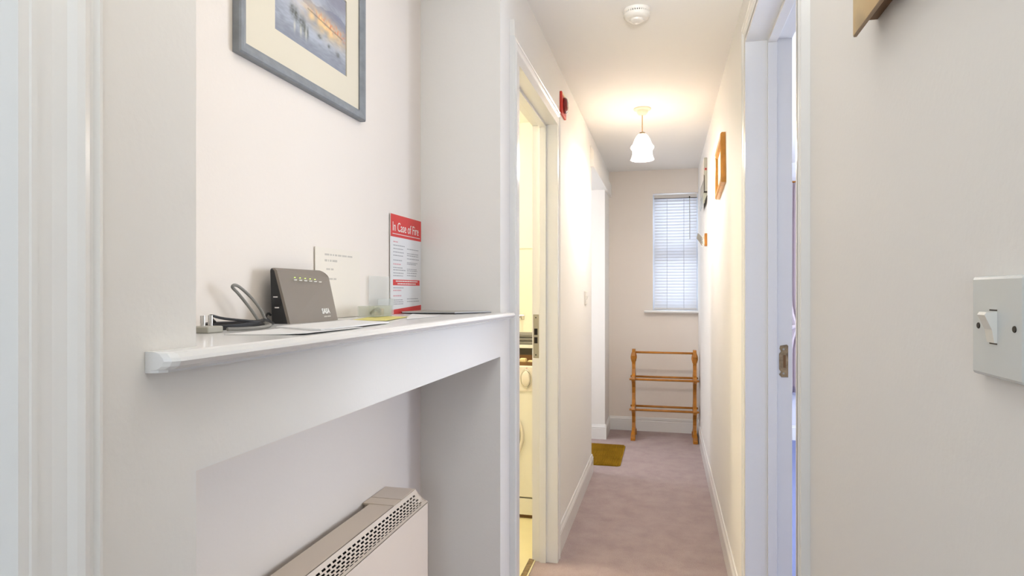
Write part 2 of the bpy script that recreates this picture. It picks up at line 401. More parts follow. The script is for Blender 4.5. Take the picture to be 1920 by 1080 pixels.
bm = bmesh.new(); bm_tube(bm, [(bx1 - 0.065, 5.855, WZ1 - 0.035), (bx1 - 0.065, 5.85, WZ1 - 0.052)], 0.005, 8); obj('wand_hook', bm, 'screw', t)

# ------------------------------------------------------------------ mantel shelf
bm = bmesh.new()
def shelf_ring(y, inset=0.0):
    z = zs(y); f = -0.475 - inset
    pr = [(-0.7795, z - TH), (f - 0.016, z - TH), (f - 0.016, z - TH + 0.003), (f - 0.009, z - TH + 0.0035), (f - 0.003, z - TH + 0.007), (f, z - TH + 0.012), (f - 0.0015, z - 0.006), (f - 0.006, z - 0.0015), (f - 0.012, z), (-0.7795, z)]
    return [(x, y, zz) for x, zz in pr]
ys0, ys1 = N[0] + 0.0005, N[1] - 0.0005
bm_loft(bm, [shelf_ring(ys0), shelf_ring(ys1)])
# the horns of the shelf that run over the pillars
def horn(y0, y1, s):
    rr = []
    for y, ins in ((y0, 0), (y1 - s * 0.010, 0), (y1 - s * 0.003, 0.005), (y1, 0.012)):
        rr.append([(max(x, -0.5095) if x < -0.505 else x, yy, zz) for x, yy, zz in shelf_ring(y, ins)])
    bm_loft(bm, rr)
horn(ys0, 0.523, -1); horn(ys1, 1.99, 1)
tag(obj('mantel_shelf', bm, 'shelf'), 'long white gloss shelf with rounded nose across the wall niche', 'shelf')

# ------------------------------------------------------------------ framed watercolour in the niche
def colour_grid(name, parent, nu, nv, fpos, fcol, m):
    me = bpy.data.meshes.new(name)
    vs_, fs = [], []
    for j in range(nv + 1):
        for i in range(nu + 1): vs_.append(fpos(i / nu, j / nv))
    for j in range(nv):
        for i in range(nu):
            a = j * (nu + 1) + i; fs.append((a, a + 1, a + nu + 2, a + nu + 1))
    me.from_pydata(vs_, [], fs)
    ca = me.color_attributes.new('print', 'FLOAT_COLOR', 'POINT')
    k = 0
    for j in range(nv + 1):
        for i in range(nu + 1): ca.data[k].color = (*s2l(fcol(i / nu, j / nv)), 1); k += 1
    me.materials.append(m)
    o = bpy.data.objects.new(name, me); C.objects.link(o)
    o.parent = parent; o.matrix_parent_inverse = Matrix.Translation(-Vector(parent['at']))
    return o
def mixc(a, b, t):
    t = max(0, min(1, t)); return tuple(x + (y - x) * t for x, y in zip(a, b))
def nz(x, y, s, o=0): return noise.noise(Vector((x * s, y * s, o)))
def blob(u, v, cu, cv, ru, rv): return math.exp(-(((u - cu) / ru) ** 2 + ((v - cv) / rv) ** 2))
def water(u, v):
    c = mixc((150, 153, 162), (182, 188, 198), 0.5 + nz(u, v * 2, 3, 1) + 0.5 * nz(u, v * 2.5, 16, 11))
    c = mixc(c, (138, 142, 152), max(0, 0.22 - v) * 3.2)
    c = mixc(c, (205, 208, 220), blob(u, v, 0.28, 0.52, 0.16, 0.2) * 0.8)
    c = mixc(c, (148, 146, 158), blob(u, v, 0.9, 0.95, 0.35, 0.28) * 0.7)
    hor = 0.60 - 0.12 * u + 0.0
    # hills
    if v > hor and v < hor + 0.16 + 0.06 * math.sin(u * 9) + 0.03 * nz(u, v, 9): c = mixc(c, (126, 130, 148), 0.55 * (1 if u > 0.35 else 0.2))
    # warm town
    g = blob(u, v, 0.68, hor - 0.06, 0.32, 0.13) * (0.75 + nz(u, v, 14, 3) * 0.7)
    c = mixc(c, (244, 208, 150), g * 1.15)
    g = blob(u, v, 0.80, hor - 0.0, 0.28, 0.07)
    c = mixc(c, (220, 150, 116), g * max(0, 0.35 + 1.3 * nz(u * 1.8, v, 24, 5)))
    c = mixc(c, (126, 112, 96), max(0, 1 - abs(v - (hor - 0.035)) / 0.014) * (0.7 if 0.42 < u < 0.95 else 0.0))
    # moored boats in the foreground
    for cu, cv, ru, rv in ((0.22, 0.36, 0.03, 0.07), (0.27, 0.33, 0.03, 0.09), (0.34, 0.29, 0.035, 0.08), (0.38, 0.25, 0.02, 0.09), (0.42, 0.22, 0.014, 0.07), (0.59, 0.28, 0.03, 0.025), (0.73, 0.24, 0.018, 0.025), (0.87, 0.21, 0.03, 0.03)):
        c = mixc(c, (104, 106, 100), min(1, blob(u, v, cu, cv, ru, rv) * 1.1) * (0.75 + 0.5 * nz(u, v, 40, 7)))
    for cu in (0.25, 0.33, 0.40): c = mixc(c, (232, 226, 200), blob(u, v, cu, 0.19, 0.012, 0.06) * 0.6)
    c = mixc(c, (96, 96, 104), max(0, 1 - abs(v - (0.86 - 0.25 * u)) / 0.02) * (0.7 if u < 0.24 else 0))
    if u < 0.3 and 0.84 - 0.2 * u < v < 0.97: c = mixc(c, (216, 208, 206), 0.5 + nz(u, v, 30, 9))
    return c
x0 = -0.7795
t = thing('framed_picture', (x0, 1.25, 1.72), 'blue-grey framed harbour watercolour with wide cream mount above the shelf', 'picture')
def frame4(name, m, parent, xw, sx, y0, y1, z0, z1, fw, prof):
    """mitred picture frame; prof = (u from outer edge inward, thickness)"""
    bm = bmesh.new()
    cs = [lambda u: (y0 + u, z0 + u), lambda u: (y1 - u, z0 + u), lambda u: (y1 - u, z1 - u), lambda u: (y0 + u, z1 - u)]
    rings = [[(xw + sx * tt, *f(u)) for u, tt in prof] for f in cs]
    rings.append(rings[0])
    bm_loft(bm, rings, cap=False)
    bmesh.ops.remove_doubles(bm, verts=bm.verts, dist=1e-5)
    return obj(name, bm, m, parent)
FP = [(0, 0), (0, 0.014), (0.003, 0.017), (0.010, 0.017), (0.020, 0.012), (0.024, 0.011), (0.024, 0)]
frame4('frame', 'blueframe', t, x0, 1, 1.000, 1.500, 1.728, 2.100, 0.024, FP)
Ya, Yb, Za, Zb = 1.120, 1.415, 1.819, 2.006
bm = bmesh.new()
for b in ((x0 + 0.001, x0 + 0.007, 1.02, Ya, 1.748, 2.08), (x0 + 0.001, x0 + 0.007, Yb, 1.48, 1.748, 2.08), (x0 + 0.001, x0 + 0.007, Ya, Yb, 1.748, Za), (x0 + 0.001, x0 + 0.007, Ya, Yb, Zb, 2.08)): bm_box(bm, *b)
obj('mount_board', bm, 'mat', t)
colour_grid('painting', t, 220, 140, lambda u, v: (x0 + 0.004, Ya + (Yb - Ya) * u, Za + (Zb - Za) * v), water, vcol_mat('watercolour', 0.9))

# ------------------------------------------------------------------ fire action notice
def notice_line(bm, x, y0, y1, z, h, words=True):
    """a line of tiny print as a row of word-length dashes"""
    y = y0
    while y < y1 - 0.004:
        wl = random.uniform(0.006, 0.018) if words else y1 - y0
        e = min(y + wl, y1)
        bm_box(bm, x, x + 0.0002, y, e, z, z + h); y = e + 0.0022
t = thing('fire_notice', (-0.776, 1.79, zs(1.79)), 'red and white In Case of Fire notice standing at the back of the shelf', 'sign')
X0 = -0.7775; yA, yB = 1.676, 1.907; zA, zB = zs(1.8), 1.510
box('board', (X0, X0 + 0.0025, yA, yB, zA, zB), 'paper', t)
X1 = X0 + 0.0025
hdr = box('header_band', (X1, X1 + 0.0004, yA, yB, zB - 0.066, zB), 'red', t)
text('lettering', 'In Case of Fire', 0.0385, 'whiteprint', (X1 + 0.0006, yA + 0.011, zB - 0.0485), FACE_PX, t, 0.0002, 0.87)
box('rule', (X1 + 0.0004, X1 + 0.0007, yA + 0.012, yB - 0.010, zB - 0.058, zB - 0.0560), 'whiteprint', t)
bm = bmesh.new(); bm_prism(bm, [(X1, yA, zA), (X1, yB, zA), (X1, yB, zA + 0.023), (X1, yA, zA + 0.013)], (0.0004, 0, 0)); obj('footer_band', bm, 'red', t)
box('middle_band', (X1, X1 + 0.0004, yA + 0.016, yB - 0.012, 1.301, 1.318), 'red', t)
bm = bmesh.new(); notice_line(bm, X1 + 0.0004, yA + 0.035, yB - 0.03, 1.3115, 0.0035); notice_line(bm, X1 + 0.0004, yA + 0.048, yB - 0.045, 1.304, 0.0035); obj('small_print', bm, 'whiteprint', t, kind='stuff')
bm = bmesh.new()
for z in (1.428, 1.362, 1.284, 1.268): notice_line(bm, X1, yA + 0.018, yA + (0.05 if z > 1.4 else 0.075), z, 0.0035)
obj('heading_print', bm, 'pinkprint', t, kind='stuff')
bm = bmesh.new()
for z in (1.418, 1.408, 1.398, 1.388, 1.374, 1.352, 1.345, 1.336, 1.328, 1.256, 1.250, 1.244, 1.292): notice_line(bm, X1, yA + 0.018, yA + random.uniform(0.08, 0.108), z, 0.0028)
for z in (1.412, 1.398, 1.392, 1.382, 1.370, 1.3655, 1.350, 1.345, 1.338, 1.330, 1.258, 1.250): notice_line(bm, X1, yA + 0.118, yB - random.uniform(0.012, 0.04), z, 0.0026)
obj('small_print', bm, 'palegrey', t, kind='stuff')

# typed note on the niche wall behind the router
t = thing('paper_note', (-0.777, 1.38, zs(1.4)), 'cream typed note propped on the niche wall behind the router', 'note')
box('sheet', (-0.7785, -0.7765, 1.277, 1.492, zs(1.4) + 0.001, 1.386), 'cream_paper', t)
bm = bmesh.new()
def words(z, y, spec, h=0.0042):
    for wl in spec:
        bm_box(bm, -0.7765, -0.7762, y, y + wl, z, z + h); y += wl + 0.0045
words(1.3685, 1.318, (0.020, 0.007, 0.006, 0.010, 0.016, 0.022, 0.024)); words(1.3540, 1.318, (0.011, 0.003, 0.007, 0.022), 0.005)
words(1.334, 1.325, (0.017, 0.011)); words(1.311, 1.328, (0.026, 0.012))
obj('typed_text', bm, 'noteprint', t, kind='stuff')

# clear plastic card holder with a little tray
t = thing('card_holder', (-0.75, 1.59, zs(1.6)), 'clear plastic card holder standing left of the fire notice', 'holder')
box('back_plate', (-0.7740, -0.7715, 1.535, 1.662, zs(1.6), 1.325), 'clear', t, 0.0006)
box('front_plate', (-0.7600, -0.7580, 1.560, 1.662, zs(1.6), 1.262), 'clear', t, 0.0006)
box('base', (-0.7715, -0.7600, 1.560, 1.662, zs(1.6), zs(1.6) + 0.003), 'clear', t)
box('clip', (-0.7715, -0.7600, 1.655, 1.662, zs(1.6) + 0.003, 1.262), 'frost', t)
t = thing('trinket_box', (-0.705, 1.45, zs(1.45)), 'small clear plastic box of oddments on the yellow sheet', 'box')
bz = zs(1.45) + 0.0022
bm = bmesh.new()
for b in ((-0.735, -0.690, 1.40, 1.50, bz, bz + 0.002), (-0.735, -0.733, 1.40, 1.50, bz, bz + 0.027), (-0.692, -0.690, 1.40, 1.50, bz, bz + 0.027), (-0.733, -0.692, 1.40, 1.402, bz, bz + 0.027), (-0.733, -0.692, 1.498, 1.50, bz, bz + 0.027)): bm_box(bm, *b)
obj('tray', bm, 'frost', t)
bm = bmesh.new(); bm_tube(bm, smooth_path([(-0.71, 1.42, bz + 0.008), (-0.705, 1.435, bz + 0.018), (-0.70, 1.45, bz + 0.012), (-0.71, 1.46, bz + 0.02), (-0.715, 1.44, bz + 0.012)], 5), 0.0035, 6)
obj('oddments', bm, 'screw', t, smooth=True)
box('oddments', (-0.722, -0.700, 1.462, 1.476, bz + 0.002, bz + 0.02), 'brass', t, 0.002)

# ------------------------------------------------------------------ papers on the shelf
def sheet(name, pts, h0, h1, m, label, cat, bend=0.0, parent=None):
    """thin paper laid on the shelf; pts (x,y) outline quad; heights above the shelf"""
    bm = bmesh.new(); n = 8
    a, b, c, d_ = [Vector(p) for p in pts]
    rings_t = []; 
    for layer in (h0, h1):
        g = []
        for j in range(n + 1):
            row = []
            for i in range(n + 1):
                u, v = i / n, j / n
                p = (a * (1 - u) + b * u) * (1 - v) + (d_ * (1 - u) + c * u) * v
                row.append(bm.verts.new((p.x, p.y, zs(p.y) + layer + bend * max(0, (u - 0.4)) ** 2 * (1 - 0.6 * v))))
            g.append(row)
        rings_t.append(g)
    for g in rings_t:
        for j in range(n):
            for i in range(n): bm.faces.new((g[j][i], g[j][i + 1], g[j + 1][i + 1], g[j + 1][i]))
    for k in range(n):
        A, B = rings_t
        bm.faces.new((A[0][k], A[0][k + 1], B[0][k + 1], B[0][k])); bm.faces.new((A[n][k], A[n][k + 1], B[n][k + 1], B[n][k]))
        bm.faces.new((A[k][0], A[k + 1][0], B[k + 1][0], B[k][0])); bm.faces.new((A[k][n], A[k + 1][n], B[k + 1][n], B[k][n]))
    o = obj(name, bm, m)
    return tag(o, label, cat) if label else o
sheet('paper_sheet', [(-0.610, 0.765), (-0.497, 0.792), (-0.505, 0.98), (-0.630, 0.96)], 0.0003, 0.0012, 'paper', 'folded white sheet nearest the left end on the shelf edge', 'paper', 0.006)
sheet('paper_booklet', [(-0.640, 0.930), (-0.510, 0.855), (-0.530, 1.14), (-0.655, 1.21)], 0.0014, 0.0040, 'paper', 'white booklet lying on the shelf in front of the router', 'booklet', 0.004)
sheet('yellow_paper', [(-0.680, 1.27), (-0.583, 1.235), (-0.635, 1.48), (-0.745, 1.52)], 0.0004, 0.0012, 'yellow', 'yellow sheet of paper under the small clear box', 'paper', 0.003)
sheet('leaflet', [(-0.650, 1.505), (-0.575, 1.33), (-0.580, 1.56), (-0.725, 1.72)], 0.0002, 0.0010, 'paper', 'pale leaflet lying between the yellow sheet and the dark folder', 'leaflet', 0.002)
t = thing('document_folder', (-0.66, 1.80, zs(1.8)), 'thin dark-edged folder lying at the right end of the shelf', 'folder')
for (nm, z0, z1, m, g) in (('cover', 0.0014, 0.0034, 'black', 0.0), ('pages', 0.0034, 0.0062, 'paper', -0.003), ('top_cover', 0.0062, 0.0070, 'greyplastic', 0.0)):
    bm = bmesh.new()
    q = [(-0.768 - g, 1.735), (-0.600, 1.735 - g), (-0.530 + g, 1.885 + g), (-0.768 - g, 1.905 + g)]
    bm_prism(bm, [(x, y, zs(y) + z0) for x, y in q], (0, 0, z1 - z0)); obj(nm, bm, m, t)

# ------------------------------------------------------------------ router
t = thing('router', (-0.73, 1.17, zs(1.17)), 'taupe and charcoal upright router with green lights leaning on the shelf', 'router')
rz = zs(1.17) + 0.0002; rh = 0.1105; ya, yb = 1.08, 1.262
def outline(rad, inset=0.0):
    a0, a1, h = ya + inset, yb - inset, rh - inset
    p = [(a0, 0.0), (a1, 0.0), (a1, h - rad)]
    for k in range(1, 7):
        a = k / 6 * math.pi / 2; p.append((a1 - rad + rad * math.cos(a), h - rad + rad * math.sin(a)))
    r2 = 0.006
    for k in range(0, 5):
        a = math.pi / 2 + k / 4 * math.pi / 2; p.append((a0 + r2 + r2 * math.cos(a), h - r2 + r2 * math.sin(a)))
    return p
def xf(h): return -0.711 - 0.235 * h - 0.030 * max(0, (h - 0.092) / 0.018) ** 2 * 0.35
def xb(h): return -0.752 - 0.075 * h
bm = bmesh.new(); o1 = outline(0.016)
bm_loft(bm, [[(xf(h), y, rz + h) for y, h in o1], [(xf(h) - 0.006, y, rz + h) for y, h in o1]])
obj('front_cover', bm, 'taupe', t)
bm = bmesh.new(); o2 = outline(0.016, 0.0006)
bm_loft(bm, [[(xf(h) - 0.006, y, rz + h) for y, h in o2], [(xb(h) + 0.004 * (h / rh), y + (0.0), rz + h) for y, h in o2]])
obj('body_shell', bm, 'shell', t)
bm = bmesh.new()
for h in (0.052, 0.031):
    xm = (xf(h) + xb(h)) / 2 - 0.003
    bm_box(bm, xm - 0.006, xm + 0.004, ya - 0.0008, ya + 0.0006, rz + h, rz + h + 0.0022)
obj('side_button', bm, 'chrome', t)
xm = (xf(0.04) + xb(0.04)) / 2; box('port', (xm - 0.009, xm + 0.006, ya - 0.0006, ya + 0.001, rz + 0.036, rz + 0.050), 'black', t)
ROT = Matrix(((0, -0.235, 1), (1, 0, 0), (0, 1, 0.2)))
def on_front(h, dx=0.0004): return xf(h) + dx
for k in range(5):
    y = 1.128 + k * 0.0185; h = 0.0915 - 0.0006 * k
    box('status_light', (on_front(h + 0.003) - 0.001, on_front(h) + 0.0005, y, y + 0.0016, rz + h, rz + h + 0.0014), 'led', t)
bm = bmesh.new()
for k in range(6):
    y = 1.1235 + k * 0.0185; h = 0.0865 - 0.0006 * k
    bm_box(bm, on_front(h + 0.002) - 0.001, on_front(h) + 0.0003, y, y + 0.010, rz + h, rz + h + 0.0018)
obj('light_legend', bm, 'whiteprint', t, kind='stuff')
text('logo_lettering', 'SASA', 0.0150, 'whiteprint', (on_front(0.016, 0.0005), 1.203, rz + 0.0165), ROT, t, 0.0003, 0.92, off=0.0006)
bm = bmesh.new()
for a_, b_ in ((0, 0.012), (0.0135, 0.027)): bm_box(bm, on_front(0.011) - 0.001, on_front(0.009) + 0.0003, 1.207 + a_, 1.207 + b_, rz + 0.0085, rz + 0.0112)
obj('logo_line', bm, 'noteprint', t, kind='stuff')

# ------------------------------------------------------------------ cables
zc = zs(0.9)
bm = bmesh.new()
bm_tube(bm, smooth_path([(-0.735, 1.050, zc + 0.0035), (-0.738, 1.040, zc + 0.010), (-0.741, 1.028, zc + 0.030), (-0.744, 1.005, zc + 0.052), (-0.745, 0.978, zc + 0.069), (-0.746, 0.964, zc + 0.074), (-0.748, 0.960, zc + 0.070),
                         (-0.747, 0.975, zc + 0.058), (-0.744, 1.000, zc + 0.034), (-0.740, 1.020, zc + 0.010), (-0.728, 1.015, zc + 0.0035), (-0.690, 0.985, zc + 0.0035), (-0.662, 0.94, zc + 0.0035), (-0.645, 0.89, zc + 0.0035), (-0.644, 0.850, zc + 0.004), (-0.650, 0.8225, zc + 0.005)], 8), 0.0028, 8)
tag(obj('network_cable', bm, 'greycable', smooth=True), 'grey network cable looping up beside the router', 'cable')
bm = bmesh.new()
path = []
for k in range(0, 42):
    a = k / 41 * 2 * math.pi * 3.2
    path.append((-0.705 + (0.022 + 0.002 * math.sin(k)) * math.sin(a), 0.912 + (0.066 + 0.003 * math.sin(k * 1.7)) * math.cos(a), zc + 0.0028 + 0.008 * (k / 41) + 0.0012 * math.sin(a * 2)))
path = [(-0.757, 1.083, zc + 0.016), (-0.752, 1.068, zc + 0.020), (-0.748, 1.056, zc + 0.012), (-0.742, 1.064, zc + 0.003), (-0.725, 1.045, zc + 0.0025), (-0.715, 1.01, zc + 0.010), (-0.712, 0.99, zc + 0.010)] + path
path += [(-0.700, 0.88, zc + 0.018), (-0.705, 0.855, zc + 0.024), (-0.69, 0.835, zc + 0.022), (-0.672, 0.822, zc + 0.016)]
bm_tube(bm, smooth_path(path, 4), 0.0022, 7)
tag(obj('power_cable', bm, 'blackcable', smooth=True), 'black power cable coiled flat on the shelf behind the grey cable', 'cable')
bm = bmesh.new()
bm_tube(bm, smooth_path([(-0.694, 0.806, zc + 0.014), (-0.702, 0.795, zc + 0.028), (-0.72, 0.77, zc + 0.026), (-0.73, 0.73, zc + 0.004)], 6), 0.0018, 7)
tag(obj('thin_cable', bm, 'blackcable', smooth=True), 'thin black cable arching up at the left end of the shelf', 'cable')
t = thing('power_adaptor', (-0.67, 0.80, zs(0.80)), 'small chrome and grey plug lying at the left end of the shelf', 'plug')
za_ = zs(0.785)
box('plug_body', (-0.690, -0.654, 0.785, 0.819, za_, za_ + 0.010), 'greyplastic', t, 0.002)
for yy in (0.794, 0.810):
    bm = bmesh.new(); bm_tube(bm, [(-0.670, yy, za_ + 0.010), (-0.670, yy, za_ + 0.026)], 0.0035, 10); obj('prong', bm, 'chrome', t, smooth=True)

# ------------------------------------------------------------------ panel heater
t = thing('panel_heater', (-0.70, 1.28, 0.2), 'cream wall-mounted panel heater with slotted top inside the niche', 'heater')
hy0, hy1 = 0.90, 1.652
box('front_panel', (-0.6525, -0.6500, hy0, hy1, 0.22, 0.688), 'cream', t, 0.0008)
box('back_panel', (-0.760, -0.757, hy0, hy1, 0.22, 0.715), 'cream', t)
for ye in (hy0, hy1 - 0.0022):
    bm = bmesh.new()
    pts = [(-0.758, 0.22), (-0.650, 0.22), (-0.650, 0.692)]
    for k in range(0, 7):
        a = k / 6; pts.append((-0.650 - 0.038 * a, 0.692 + 0.031 * a - 0.0065 * math.sin(math.pi * a)))
    pts += [(-0.692, 0.7225), (-0.758, 0.7225)]
    bm_prism(bm, [(x, ye, z) for x, z in pts], (0, 0.0022, 0)); obj('end_panel', bm, 'cream', t)
bm = bmesh.new(); bm_box(bm, -0.758, -0.688, hy0 + 0.002, 1.510, 0.7200, 0.7225); bm_box(bm, -0.690, -0.688, hy0 + 0.002, hy1 - 0.002, 0.716, 0.7225)
obj('top_panel', bm, 'cream2', t)
box('control_cover', (-0.7785, -0.6905, 1.512, 1.558, 0.7185, 0.7235), 'cream2', t, 0.0008)
box('control_cover', (-0.7785, -0.6905, 1.560, hy1, 0.7190, 0.7240), 'cream', t, 0.0008)
box('wall_bracket', (-0.7795, -0.7600, 1.52, 1.64, 0.55, 0.718), 'cream2', t)
box('wall_bracket', (-0.7795, -0.7600, 0.95, 1.00, 0.30, 0.60), 'cream2', t)
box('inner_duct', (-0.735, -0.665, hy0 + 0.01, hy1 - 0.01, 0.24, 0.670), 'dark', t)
# slotted grille: real holes
bm = bmesh.new()
def gp(y, v):
    return (-0.688 + 0.038 * v, y, 0.7225 - 0.0315 * v - 0.0075 * math.sin(math.pi * v))
nr = 6; v0, v1 = 0.13, 0.87; pitch = 0.0215; slot = 0.0142
cuts = [0.0, v0]
bands = []
dv = (v1 - v0) / nr
bands.append((0.0, v0 + dv * 0.2, False))
for r_ in range(nr):
    a = v0 + dv * r_; bands.append((a + dv * 0.2, a + dv * 0.8, True)); 
    bands.append((a + dv * 0.8, (a + dv * 1.2) if r_ < nr - 1 else 1.0, False))
def quad(ya_, yb_, va, vb):
    vv = [bm.verts.new(gp(ya_, va)), bm.verts.new(gp(yb_, va)), bm.verts.new(gp(yb_, vb)), bm.verts.new(gp(ya_, vb))]; bm.faces.new(vv)
ri = 0
for va, vb, holes in bands:
    if not holes:
        quad(hy0 + 0.002, hy1 - 0.002, va, vb)
    else:
        y = hy1 - 0.022 - (pitch / 2 if ri % 2 else 0); end = hy1 - 0.002; ri += 1
        while y - slot > hy0 + 0.03:
            quad(y, end, va, vb); end = y - slot; y -= pitch
        quad(hy0 + 0.002, end, va, vb)
g = obj('slotted_grille', bm, 'cream', t)
sd = g.modifiers.new('thickness', 'SOLIDIFY'); sd.thickness = 0.001; sd.offset = -1

# ------------------------------------------------------------------ light switch, near right wall
t = thing('light_switch', (RW, 0.62, 1.25), 'large white plastic light switch on the near right wall', 'switch')
sy1 = 0.664; sy0 = sy1 - 0.087; sz0, sz1 = 1.209, 1.298
box('face_plate', (0.2755, RW + 0.0002, sy0, sy1, sz0, sz1), 'switch', t, 0.003)
zm = (sz0 + sz1) / 2
for y in (sy0 + 0.0134, sy1 - 0.0134):
    bm = bmesh.new(); bm_lathe(bm, [(0.0030, 0), (0.0026, 0.001)], 0, 0, 14); bmesh.ops.rotate(bm, verts=bm.verts, matrix=Matrix.Rotation(R(-90), 3, 'Y'))
    bmesh.ops.translate(bm, verts=bm.verts, vec=(0.2758, y, zm)); obj('screw', bm, 'screw', t)
ym = sy1 - 0.0395
bm = bmesh.new()
pr = [(0.2757, zm - 0.0135), (0.2735, zm - 0.0135), (0.2715, zm - 0.002), (0.2660, zm + 0.0105), (0.2675, zm + 0.0130), (0.2757, zm + 0.0135)]
bm_prism(bm, [(x, ym - 0.0065, z) for x, z in pr], (0, 0.013, 0))
obj('rocker', bm, 'rocker', t)
for z in (zm + 0.0140, zm - 0.0150): box('rocker_gap', (0.2753, 0.2758, ym - 0.0065, ym + 0.0065, z, z + 0.0012), 'screw', t)

# small switch far down the left wall
t = thing('light_switch', (L, 4.10, 1.24), 'small white light switch far down the left corridor wall', 'switch')
box('face_plate', (L - 0.0002, L + 0.010, 4.03, 4.116, 1.195, 1.281), 'plastic', t, 0.002)
bm = bmesh.new(); bm_prism(bm, [(L + 0.0098, 4.064, 1.226), (L + 0.012, 4.064, 1.226), (L + 0.0175, 4.064, 1.250), (L + 0.0098, 4.064, 1.250)], (0, 0.018, 0)); obj('rocker', bm, 'rocker', t)

# ------------------------------------------------------------------ canvas at the top of the right wall
def canvas_col(u, v):
    c = mixc((214, 190, 146), (198, 164, 120), 0.5 + nz(u, v, 4, 2))
    c = mixc(c, (150, 134, 112), max(0, nz(u, v, 7, 5) * 3 - 0.3) * 0.8)
    c = mixc(c, (206, 168, 130), max(0, nz(u, v, 9, 8) * 2))
    return c
t = thing('canvas_print', (0.262, 0.78, 1.64), 'tan and brown canvas print hung high on the near right wall', 'picture')
cy0, cy1, cz0, cz1 = 0.45, 0.965, 1.640, 2.10
box('stretcher', (0.2565, 0.2845, cy0 + 0.006, cy1 - 0.006, cz0 + 0.02, cz1 - 0.006), 'tray', t)
box('canvas_edge', (0.2555, 0.2600, cy0, cy1, cz0, cz1), mat('canvas edge', (168, 146, 122), 0.8), t, 0.001)
colour_grid('canvas_face', t, 90, 70, lambda u, v: (0.2550, cy1 - 0.0015 - (cy1 - cy0 - 0.003) * u, cz0 + 0.0015 + (cz1 - cz0 - 0.003) * v), canvas_col, vcol_mat('canvas', 0.85))

# ------------------------------------------------------------------ golden frame on the right wall
t = thing('framed_picture', (RW, 3.4, 1.75), 'golden wooden framed picture on the right corridor wall', 'picture')
t.location = (RW, 3.4, 1.9); t['at'] = [RW, 3.4, 1.9]
gy0, gy1, gz0, gz1 = 3.20, 3.58, 1.795, 2.045
FG = [(0, 0), (0, 0.018), (0.006, 0.024), (0.016, 0.020), (0.026, 0.022), (0.034, 0.012), (0.036, 0)]
frame4('frame', 'gold', t, RW - 0.0005, -1, gy0, gy1, gz0, gz1, 0.036, FG)
box('mount_board', (RW - 0.009, RW - 0.003, gy0 + 0.03, gy1 - 0.03, gz0 + 0.03, gz1 - 0.03), 'mat', t)
box('print_panel', (RW - 0.0102, RW - 0.0092, gy0 + 0.09, gy1 - 0.09, gz0 + 0.075, gz1 - 0.075), mat('pale print', (206, 196, 168), 0.7, var=(22, 0.3)), t)
t.rotation_euler = (R(-5), 0, 0)

# ------------------------------------------------------------------ meter box / consumer unit further down the right wall
t = thing('fuse_box', (RW, 4.8, 1.9), 'cream fuse box with hanging clear flap high on the right wall', 'fuse box')
box('casing', (0.2635, RW + 0.0002, 4.60, 5.10, 1.985, 2.225), 'greyplastic', t, 0.004)
box('cover', (0.2590, 0.2635, 4.61, 5.09, 2.07, 2.215), 'plastic', t, 0.002)
box('warning_label', (0.268, 0.2815, 4.5992, 4.601, 2.135, 2.150), 'redbox', t)
box('warning_label', (0.273, 0.279, 4.5985, 4.600, 2.139, 2.146), 'black', t)
bm = bmesh.new(); bm_prism(bm, [(0.2615, 4.596, 2.105), (0.266, 4.596, 2.095), (0.266, 4.596, 1.975), (0.2615, 4.596, 1.975)], (0, 0.004, 0)); obj('flap_hinge', bm, 'screw', t)
bm = bmesh.new(); bm_prism(bm, [(0.2845, 4.60, 1.985), (0.262, 4.60, 1.985), (0.256, 4.60, 1.905), (0.262, 4.60, 1.895), (0.2845, 4.60, 1.945)], (0, 0.42, 0)); obj('lower_housing', bm, 'tint', t)
box('cable_gland', (0.262, 0.2845, 4.594, 4.60, 1.975, 1.985), 'screw', t)
bm = bmesh.new(); bm_tube(bm, [(0.2845, 4.594, 1.955), (0.268, 4.594, 1.915)], 0.0022, 6); obj('strap', bm, 'screw', t)

# ------------------------------------------------------------------ hook rack
t = thing('hook_rack', (RW, 4.65, 1.6), 'chrome airer arms on a wooden bracket beside the window blind', 'rack')
box('back_plate', (RW - 0.018, RW + 0.0002, 4.600, 4.640, 1.600, 1.690), 'pine', t, 0.003)
for k in range(5):
    dz = k * 0.015; bm = bmesh.new()
    bm_tube(bm, smooth_path([(0.268, 4.605 + 0.007 * k, 1.625 + dz * 0.9), (0.254, 4.605 + 0.007 * k, 1.605 + dz * 0.9), (0.236, 4.605 + 0.007 * k, 1.628 + dz * 0.85), (0.214 + 0.002 * k, 4.605 + 0.007 * k, 1.660 + dz * 0.55)], 5), 0.0032, 8)
    obj('arm', bm, 'steel', t, smooth=True)
bm = bmesh.new(); bm_tube(bm, [(0.252, 4.598, 1.600), (0.252, 4.645, 1.600)], 0.006, 10); obj('pivot', bm, 'chrome', t, smooth=True)

# ------------------------------------------------------------------ fire call point
t = thing('fire_sounder', (L, 3.16, 2.2), 'small red fire alarm box high beside the bathroom door casing', 'alarm')
box('back_box', (L - 0.0002, L + 0.012, 3.06, 3.20, 2.165, 2.275), 'redbox', t, 0.003)
bm = bmesh.new(); bm_lathe(bm, [(0.040, 0), (0.040, 0.008), (0.033, 0.016), (0.018, 0.020)], 0, 0, 28); bmesh.ops.rotate(bm, verts=bm.verts, matrix=Matrix.Rotation(R(90), 3, 'Y'))
bmesh.ops.translate(bm, verts=bm.verts, vec=(L + 0.0115, 3.13, 2.220)); obj('sounder_dome', bm, 'darkred', t, smooth=True)
box('label_strip', (L + 0.0118, L + 0.0124, 3.075, 3.185, 2.262, 2.272), 'soap', t)

